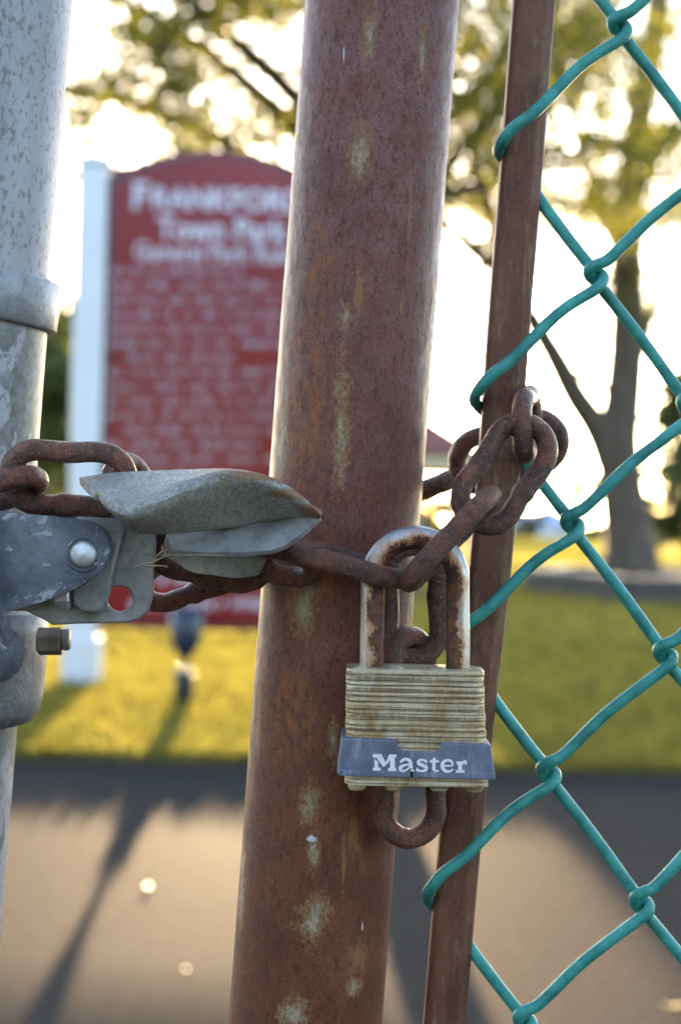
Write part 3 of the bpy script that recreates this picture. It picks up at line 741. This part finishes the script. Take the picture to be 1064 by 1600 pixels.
for i in range(8): wire(i)

# ------------------------------------------------------------------ left gate frame pipe
gp_ = axis_line(-8, -131, DPOST)
def on_g(z):
    a, b = gp_; d = (b-a).normalized(); return a+d*((z-a.z)/d.z)
zband = P(-50, 500, .452).z
frm = empty('steel_gate', on_g(0), 'pale painted gate pipe with peeling patches at the left edge', 'gate frame')
mb = MB(); mb.tube([on_g(-.0+1.7*i/60) for i in range(61)], .0242, 56, jit=.004, jf=60)
mb.build('pipe', mat_pipe(zband), frm)
galv = mat_galv('galvanized_dull', (.36, .37, .39), (.16, .165, .175))
def ring_on(z0, z1, R, tiltx=0.0, wall=.003, n=48):
    c = on_g((z0+z1)/2); ax = (on_g(1.2)-on_g(.8)).normalized(); M4 = Matrix.Translation(c) @ Matrix.Rotation(tiltx, 4, Fw) @ frame(ax).to_4x4(); h = (z1-z0)/2
    return MB().lathe([(R-wall, h), (R-.0008, h), (R, h-.0008), (R, -h+.0008), (R-.0008, -h), (R-wall, -h), (R-wall, h)], n, M4, cap=False)
ring_on(P(-50, 484, .452).z, P(-50, 404, .452).z, .0276, .06).build('band', mat_galv('band_metal', (.42, .44, .47), (.24, .25, .27), metal=.35), frm)

# ------------------------------------------------------------------ fork latch
lat = empty('gate_latch', P(120, 900, .44), 'grey galvanized fork latch clamped to the pale gate pipe', 'latch')
cast = mat_galv('cast_metal', (.20, .21, .26), (.045, .05, .07), metal=.4, patch=.7)
platem = mat_galv('plate_metal', (.40, .39, .39), (.18, .18, .185), metal=.3)
lich = mat_galv('weathered_zinc', (.34, .33, .31), (.21, .205, .195), lichen=.8, metal=.2)
shiny = mat_galv('rivet_metal', (.72, .74, .78), (.5, .52, .55), metal=.75)
plate('bracket_plate', [(-30, 801), (60, 803), (150, 808), (205, 812), (226, 818), (241, 826), (243, 850), (240, 895), (238, 935), (232, 955), (218, 968), (200, 973), (120, 975), (82, 977), (68, 968), (40, 955), (-30, 955)], [circ(187, 936, 20)], .4395, .0032, .0007, platem, lat)
plate('lever', [(120, 806), (188, 810), (197, 816), (189, 845), (180, 880), (172, 925), (161, 953), (152, 958), (128, 957), (115, 943), (114, 890), (112, 850)], [], .4345, .0032, .0009, platem, lat)
plate('cast_arm', arcpts([(-60, 800), (10, 801), (70, 806), (125, 813), (152, 822), (168, 842), (171, 866), (158, 890), (128, 914), (85, 934), (40, 948), (-5, 962), (-60, 985), (-70, 890)], 5), [], .4265, .0085, .0026, cast, lat, 5)
mb = MB(); c = P(131, 866, .4262); mb.lathe([(.0001, -.0016), (.0026, -.0013), (.0034, -.0008), (.0037, .0), (.0037, .004)], 28, Matrix.Translation(c) @ frame(Fw, (0, 0, 1)).to_4x4(), cap=False); mb.build('rivet', shiny, lat)
mb = MB(); mb.lathe([(.0044, -.0001), (.0047, -.0006), (.0051, .0000)], 28, Matrix.Translation(c) @ frame(Fw, (0, 0, 1)).to_4x4(), cap=False); mb.build('rivet_ring', cast, lat)
# saddle clamp round the pipe
ax = (on_g(1.2)-on_g(.8)).normalized()
zc1, zc0 = P(-90, 955, .45).z, P(-90, 1142, .45).z; h = (zc1-zc0)/2
M4 = Matrix.Translation(on_g((zc0+zc1)/2)) @ frame(ax).to_4x4()
mb = MB(); mb.lathe([(.0245, h), (.0312, h), (.0318, h*.6), (.0318, -h*.45), (.0308, -h*.75), (.0285, -h*.95), (.0262, -h), (.0245, -h)], 56, M4, cap=False); mb.build('saddle_clamp', mat_galv('clamp_metal', (.32, .33, .34), (.14, .145, .15), metal=.4, patch=.3), lat)
bolt_m = mat_chain_rust()
def axial(px0, px1, py, d, r, n, mat, name, par):
    a, b = P(px0, py, d), P(px1, py, d); mb = MB(); L = (b-a).length
    mb.lathe([(r*.9, 0), (r, .0005), (r, L-.0005), (r*.9, L)], n, Matrix.Translation(a) @ frame(b-a, (0, .4, 1)).to_4x4()); return mb.build(name, mat, par, smooth=(n > 8))
axial(60, 98, 1002, .462, .0043, 6, mat_galv('nut_metal', (.33, .27, .22), (.14, .115, .10), metal=.4), 'hex_nut', lat)
axial(98, 110, 999, .462, .0034, 20, platem, 'bolt_end', lat)
mb = MB(); c = P(-12, 1022, .4470); mb.lathe([(.0001, -.0002), (.005, .0000), (.0075, .0010), (.009, .0030)], 28, Matrix.Translation(c) @ frame(Fw, (0, 0, 1)).to_4x4(), cap=False); mb.build('bolt_boss', cast, lat)
axial(88, 112, 928, .437, .0048, 8, shiny, 'pin', lat)

def patch(name, rows, mat, parent, thick=.0022, nu=6, nv=6):
    """smooth sheet through rows of (px, py, depth), given thickness"""
    R = [spline([P(*p) for p in r], nu) for r in rows]; n = len(R[0]); cols_ = []
    for j in range(n): cols_.append(spline([r[j] for r in R], nv))
    mvs = [v for c in cols_ for v in c]; k = len(cols_[0])
    fs = [(a*k+b, a*k+b+1, (a+1)*k+b+1, (a+1)*k+b) for a in range(n-1) for b in range(k-1)]
    mb = MB(); mb.add(mvs, fs); o = mb.build(name, mat, parent)
    sm = o.modifiers.new('s', 'SOLIDIFY'); sm.thickness = thick; sm.offset = 0
    b = o.modifiers.new('b', 'BEVEL'); b.width = .0006; b.segments = 3; b.limit_method = 'ANGLE'; b.angle_limit = rad(50)
    return o
O = [(125, 752, .430), (175, 744, .431), (240, 741, .430), (300, 739, .427), (355, 738, .423), (400, 744, .4215), (440, 758, .4215), (475, 780, .422), (503, 802, .424)]
C = [(150, 774, .414), (192, 796, .413), (238, 789, .413), (290, 768, .414), (342, 750, .417), (396, 752, .419), (436, 767, .4205), (472, 786, .422), (502, 804, .4245)]
F1 = [(200, 816, .420), (218, 822, .421), (250, 822, .424), (296, 818, .427), (350, 812, .429), (400, 804, .430), (440, 800, .429), (474, 800, .427), (501, 805, .4255)]
F2 = [(206, 826, .4235), (226, 829, .4255), (258, 829, .429), (300, 826, .432), (352, 821, .434), (402, 813, .434), (442, 806, .432), (476, 803, .428), (501, 806, .426)]
lw_ = wloc(lat)
up_m = mat_galv('prong_zinc', (.34, .33, .31), (.21, .205, .195), lichen=.8, metal=.2, blobs=[(P(400, 741, .4215)-lw_, (.016, .006, .0022)), (P(500, 804, .424)-lw_, (.006, .006, .005)), (P(462, 772, .4215)-lw_, (.008, .005, .0016))])
patch('upper_prong', [O, C, F1, F2], up_m, lat)
G1 = [(262, 831, .4325), (300, 828, .4345), (352, 823, .4365), (402, 815, .4365), (442, 808, .434), (476, 805, .4295), (500, 806, .4275)]
G2 = [(264, 848, .4300), (300, 849, .4300), (348, 846, .4300), (398, 841, .4300), (440, 832, .4290), (474, 818, .4280), (500, 808, .427)]
G3 = [(272, 862, .4270), (304, 865, .4260), (348, 866, .4250), (396, 865, .4245), (436, 859, .4250), (470, 838, .4255), (499, 810, .4262)]
patch('lower_prong', [G1, G2, G3], platem, lat, .0018)
H1 = [(262, 834, .4370), (300, 840, .4400), (340, 848, .4420), (380, 856, .4430), (420, 862, .4430)]
H2 = [(258, 852, .4370), (290, 874, .4395), (334, 884, .4410), (374, 888, .4420), (412, 884, .4430)]
H3 = [(268, 870, .4385), (296, 892, .4400), (336, 899, .4410), (370, 903, .4420), (404, 898, .4430)]
patch('rear_prong', [H1, H2, H3], platem, lat, .0018)

# dry grass fibre caught on the latch
mb = MB()
for pts in ([(206, 888, .4335), (222, 882, .433), (238, 879, .4325), (252, 872, .4315), (266, 866, .430)], [(240, 880, .433), (248, 866, .4315), (262, 858, .430)], [(225, 884, .433), (252, 884, .4335), (262, 886, .434)], [(232, 868, .434), (300, 867, .4240), (350, 868, .4235)]):
    mb.tube(spline([P(*p) for p in pts], 5), .00010 if pts[0][0] == 232 else .00024, 6)
o = mb.build('dry_grass_strand', mat_plain('straw', (.42, .34, .22), .7), loc=P(240, 880, .433)); tag(o, 'wisp of dry grass caught between the latch plate and its prong', 'grass strand')

# ------------------------------------------------------------------ rusty chain
chn = empty('rusty_chain', P(640, 905, .44), 'heavy rusty chain looped round both posts and through the padlock', 'chain')
rustm = mat_chain_rust()
def C3(v): return Rt*v[0]-Up*v[1]+Fw*v[2]     # (right, down, away) -> world
def chain_link(px, py, d, a, b, L=.040, Wd=.0228, r=.0031, seed=0):
    """a = long axis, b = width axis, in (right, down, away)"""
    c = P(px, py, d); a = C3(a).normalized(); b = C3(b); b = (b-a*b.dot(a)).normalized()
    R = Wd/2-r; hs = L/2-r-R; pts = []
    n = 12
    for k in range(n+1):
        t = -math.pi/2+math.pi*k/n; pts.append(c+a*(hs+R*math.cos(t))+b*(R*math.sin(t)))
    for k in range(1, 7): pts.append(c+a*(hs-2*hs*k/7)+b*(R*(1-.05*math.sin(math.pi*k/7))))
    for k in range(n+1):
        t = math.pi/2+math.pi*k/n; pts.append(c+a*(-hs+R*math.cos(t))+b*(R*math.sin(t)))
    for k in range(1, 7): pts.append(c+a*(-hs+2*hs*k/7)-b*(R*(1-.05*math.sin(math.pi*k/7))))
    pts = spline(pts, 3, True)
    rs = [r*(1+.13*math.exp(-((q-48)/1.7)**2)-.06*math.exp(-((q-51.5)/1.2)**2)) for q in range(len(pts))]
    mb = MB(); mb.tube(pts, rs, 20, closed=True, jit=.07, jf=650, seed=seed*3.1)
    return mb.build('link', rustm, chn)
LK = [
 (-28, 778, .4360, (.94, -.33, .05), (.05, .25, .97)),
 (108, 748, .4370, (1, .04, .03), (-.04, 1, .30)),
 (212, 808, .4580, (.22, .95, .10), (.5, -.1, .86)),
 (325, 868, .4520, (.96, .22, .05), (.1, .8, .6)),
 (300, 893, .4690, (.93, -.30, .12), (.25, .80, .55)),
 (402, 872, .4440, (.97, .17, -.10), (.08, .50, .86)),
 (536, 878, .4395, (.96, .27, .02), (-.02, -.10, .99)),
 (703, 842, .4350, (.69, -.72, .04), (.10, .10, .98)),
 (788, 740, .4480, (.56, -.80, .15), (.82, .50, .10)),
 (824, 662, .4650, (.22, -.14, .97), (.05, 1, .12)),
 (794, 706, .4880, (.93, -.34, -.10), (.32, .90, .25)),
 (648, 772, .5110, (.93, -.36, .02), (.02, .03, .99)),
 (520, 812, .5160, (.97, -.22, .0), (.2, .95, .1)),
 (405, 850, .5060, (.90, -.25, .30), (-.2, .2, .95)),
 (646, 940, .4560, (.02, 1, .05), (1, 0, .35)),
 (642, 1082, .4560, (.05, 1, .02), (.62, -.05, .78)),
 (641, 1222, .4560, (.0, 1, .0), (1, 0, .30)),
]
for i, q in enumerate(LK): chain_link(*q, seed=i)

# ------------------------------------------------------------------ padlock
lock = empty('padlock', P(651, 1225, .437), 'laminated padlock with a grey bumper hanging from the rusty chain', 'padlock')
brass = mat_brass()
def lock_pt(px, py, dz): return P(px, py, .437+dz)
def edge_x(py): return 541.5-(py-1047)*.014, 757.5+(py-1047)*.036     # left, right outline of the plates
def rrect(xl_, xr_, py_of, d0, d1, rc, ins, n=6):
    """ring of points (top view rounded rectangle) in px/depth"""
    out = []; k = .4279/FPX
    x0, x1 = (xl_-532)*k+ins, (xr_-532)*k-ins; a, b = d0+ins, d1-ins
    for cx, cy, t0 in ((x1-rc, a+rc, -90), (x1-rc, b-rc, 0), (x0+rc, b-rc, 90), (x0+rc, a+rc, 180)):
        for i in range(n+1):
            t = rad(t0+90*i/n); X = cx+rc*math.cos(t); D = cy+rc*math.sin(t)
            out.append(CAM+Fw*D+Rt*X+Up*((800-py_of(532+X/k))/FPX*.4279))
    return out
rl = random.Random(9)
def stack(y0, y1, n, groove, d0, d1, rc, jit, grow_=0):
    mb = MB(); rings = []; js = [0]
    for j in range(n): js.append(js[-1]+rl.uniform(.8, 1.2))
    for j in range(n):
        ya, yb = y0+(y1-y0)*js[j]/js[-1], y0+(y1-y0)*js[j+1]/js[-1]; jx = rl.uniform(-1, 1)*jit; jd = rl.uniform(-1, 1)*jit*.00018
        for yy, ins in ((ya+.35, groove), (ya+.95, 0), (yb-.95, 0), (yb-.35, groove)):
            l, r = edge_x(yy); f = (lambda yy: (lambda x: yy+(x-650)*.020))(yy)
            rings.append(rrect(l-grow_+jx, r+grow_+jx, f, d0+jd, d1+jd, rc, ins))
    m_ = len(rings[0]); vs = [v for r in rings for v in r]
    fs = [(i*m_+k, i*m_+(k+1) % m_, (i+1)*m_+(k+1) % m_, (i+1)*m_+k) for i in range(len(rings)-1) for k in range(m_)]
    fs += [tuple(range(m_)), tuple((len(rings)-1)*m_+k for k in range(m_-1, -1, -1))]
    return mb.add(vs, fs)
body = stack(1047, 1222, 20, .00050, .4278, .4464, .0042, 1.0).build('body', brass, lock)
body.data.set_sharp_from_angle(angle=rad(30))
bp = stack(1219, 1229, 1, .0003, .4272, .4470, .0042, .5, .5).build('base_plate', brass, lock); bp.data.set_sharp_from_angle(angle=rad(30))
M = Mat('grey_bumper'); a = M.noise(90, 6, .6, M.map((1, 1, 1)), .5); b = M.noise(500, 5, .6, M.map((1, 1, .25)))
col_ = M.mix(M.ramp(a, .35, .65), (.085, .098, .15), (.175, .19, .26)); col_ = M.mix(M.ramp(b, .55, .68, 0, .6), col_, (.32, .34, .42)); col_ = M.mix(M.ramp(M.noise(260, 8, .8, M.map((1, 1, 1), (5, 5, 5)), 1.2), .58, .66, 0, .5), col_, (.05, .06, .09))
M.bump(M.noise(600), .15, .0004); bump_m = M.fin(col_, M.ramp(a, .3, .7, .36, .55), 0, .5)
bum = plate('bumper', [(534, 1153), (619, 1156), (623, 1170), (629, 1173), (680, 1175), (686, 1172), (690, 1160), (762, 1163), (767, 1165), (774, 1214), (772, 1219), (762, 1219), (532, 1212), (527, 1208), (529, 1194)], [], .4266, .0212, .0009, bump_m, lock)
plate('bumper_ridge', [(529, 1203), (773, 1209), (774.5, 1214), (772.5, 1219), (531.5, 1212.5), (527, 1208.5)], [], .42625, .0008, .00025, bump_m, bum)
plate('drain_slot_shade', [(640.5, 1207), (643, 1204.5), (645.5, 1207), (645.5, 1215.5), (640.5, 1215.3)], [], .42612, .0004, 0, mat_plain('slot_shade_black', (.01, .01, .012), .7), bum)  # flat black plate painting the shade inside the slot
# raised lettering: slab letters drawn in a 1064 x 479 grid
letw = mat_plain('white_paint', (.78, .76, .84), .5, 0, .06, 300)
lay = [0]
def LQ(x, y, z): return P(560+x/5.32, 1150+y/5.32, .42655-.00022-z)
lm = MB()
def lpoly(pts):
    lay[0] += 1; z = lay[0]*.000002; n = len(pts)
    vs = [LQ(x, y, z) for x, y in pts]+[LQ(x, y, -.0004) for x, y in pts]
    ar = sum(pts[i][0]*pts[(i+1) % n][1]-pts[(i+1) % n][0]*pts[i][1] for i in range(n))
    top = tuple(range(n)) if ar < 0 else tuple(range(n-1, -1, -1))
    lm.add(vs, [top]+[(i, (i+1) % n, (i+1) % n+n, i+n) for i in range(n)])
def lbox(x0, y0, x1, y1, sk=.012):
    lpoly([(x0, y0+x0*0), (x1, y0), (x1, y1), (x0, y1)])
def lstroke(pts, ws):
    p3 = spline([(x, y, 0) for x, y in pts], 5); w3 = []
    nseg = len(ws)-1
    for i in range(len(p3)): t = i/(len(p3)-1)*nseg; k = min(int(t), nseg-1); w3.append(ws[k]+(ws[k+1]-ws[k])*(t-k))
    for i in range(len(p3)-1):
        a, b = p3[i], p3[i+1]
        def nn(j):
            u = (p3[min(j+1, len(p3)-1)]-p3[max(j-1, 0)]).normalized(); return Vector((-u.y, u.x, 0))
        na, nb = nn(i)*w3[i]/2, nn(i+1)*w3[i+1]/2
        lpoly([(a+na)[:2], (b+nb)[:2], (b-nb)[:2], (a-na)[:2]])
# M
lpoly([(118, 150), (190, 150), (232, 235), (208, 262), (150, 180), (120, 180)])
lpoly([(132, 190), (164, 215), (164, 270), (132, 268)]); lbox(118, 262, 184, 288)
lpoly([(258, 152), (316, 154), (316, 180), (302, 180), (302, 270), (262, 268), (262, 200), (232, 240), (222, 222)]); lbox(246, 265, 314, 292)
# a
lstroke([(350, 220), (368, 200), (398, 193), (424, 204), (432, 232), (434, 268)], [22, 24, 24, 28, 34, 34])
lstroke([(436, 280), (462, 292)], [24, 14])
lstroke([(424, 238), (388, 242), (352, 258), (350, 284), (384, 288), (424, 262)], [14, 18, 30, 26, 16, 14])
# s
lstroke([(566, 214), (535, 199), (502, 205), (500, 228), (532, 244), (562, 260), (556, 284), (520, 292), (484, 280)], [20, 18, 22, 30, 30, 30, 24, 18, 20])
lbox(556, 198, 570, 226); lbox(480, 264, 494, 294)
# t
lpoly([(612, 190), (640, 176), (640, 290), (612, 286)]); lbox(592, 200, 668, 222); lstroke([(628, 280), (645, 292), (668, 288)], [22, 20, 12])
# e
lstroke([(700, 248), (776, 246), (772, 212), (738, 202), (704, 218), (696, 250), (712, 284), (750, 296), (788, 276)], [14, 14, 22, 20, 28, 34, 30, 20, 12])
# r
lpoly([(812, 212), (858, 212), (862, 292), (826, 290), (826, 236), (812, 236)]); lbox(808, 284, 880, 306)
lstroke([(856, 240), (868, 218), (892, 212)], [16, 20, 22]); lpoly([(880, 206), (900, 208), (898, 238), (884, 240)])
lt = lm.build('lettering', letw, bum, smooth=False)
tag(lt, 'white raised word Master on the bumper')
# shackle
k_ = .437/FPX
cxp, rmp, yc = 648.5, 66.5, 905
pts = [P(cxp-rmp-1.5, 1060, .437), P(cxp-rmp-1, 1000, .437), P(cxp-rmp, 950, .437)]
for t in range(0, 181, 12): pts.append(P(cxp-rmp*math.cos(rad(t)), yc-rmp*.98*math.sin(rad(t)), .437))
pts += [P(cxp+rmp, 950, .437), P(cxp+rmp+.5, 1000, .437), P(cxp+rmp, 1060, .437)]
mb = MB(); mb.tube(spline(pts, 5), .0034, 28, jit=.01, jf=400)
lw = wloc(lock); cA = P(cxp, yc, .437)-lw
mb.build('shackle', mat_shackle(cA.x, cA.z, rmp*k_, (P(cxp, 1047, .437)-lw).z), lock)
for x, y, s in [(563, 1047, -1), (619, 1047, -1), (684, 1048, -1), (742, 1050, -1), (558, 1229, 1), (616, 1230, 1), (686, 1231, 1), (741, 1232, 1)]:
    for dd in (.4312, .4430):
        mb = MB(); c = P(x, y-s*2.5, dd); mb.lathe([(.0026, -.0004), (.0026, .0006), (.0020, .0013), (.0001, .0017)], 18, Matrix.Translation(c) @ frame(-Up*s, (0, 1, 0)).to_4x4(), cap=False); mb.build('rivet', brass, lock)

for o in S.objects:
    if 'wloc' in o: del o['wloc']
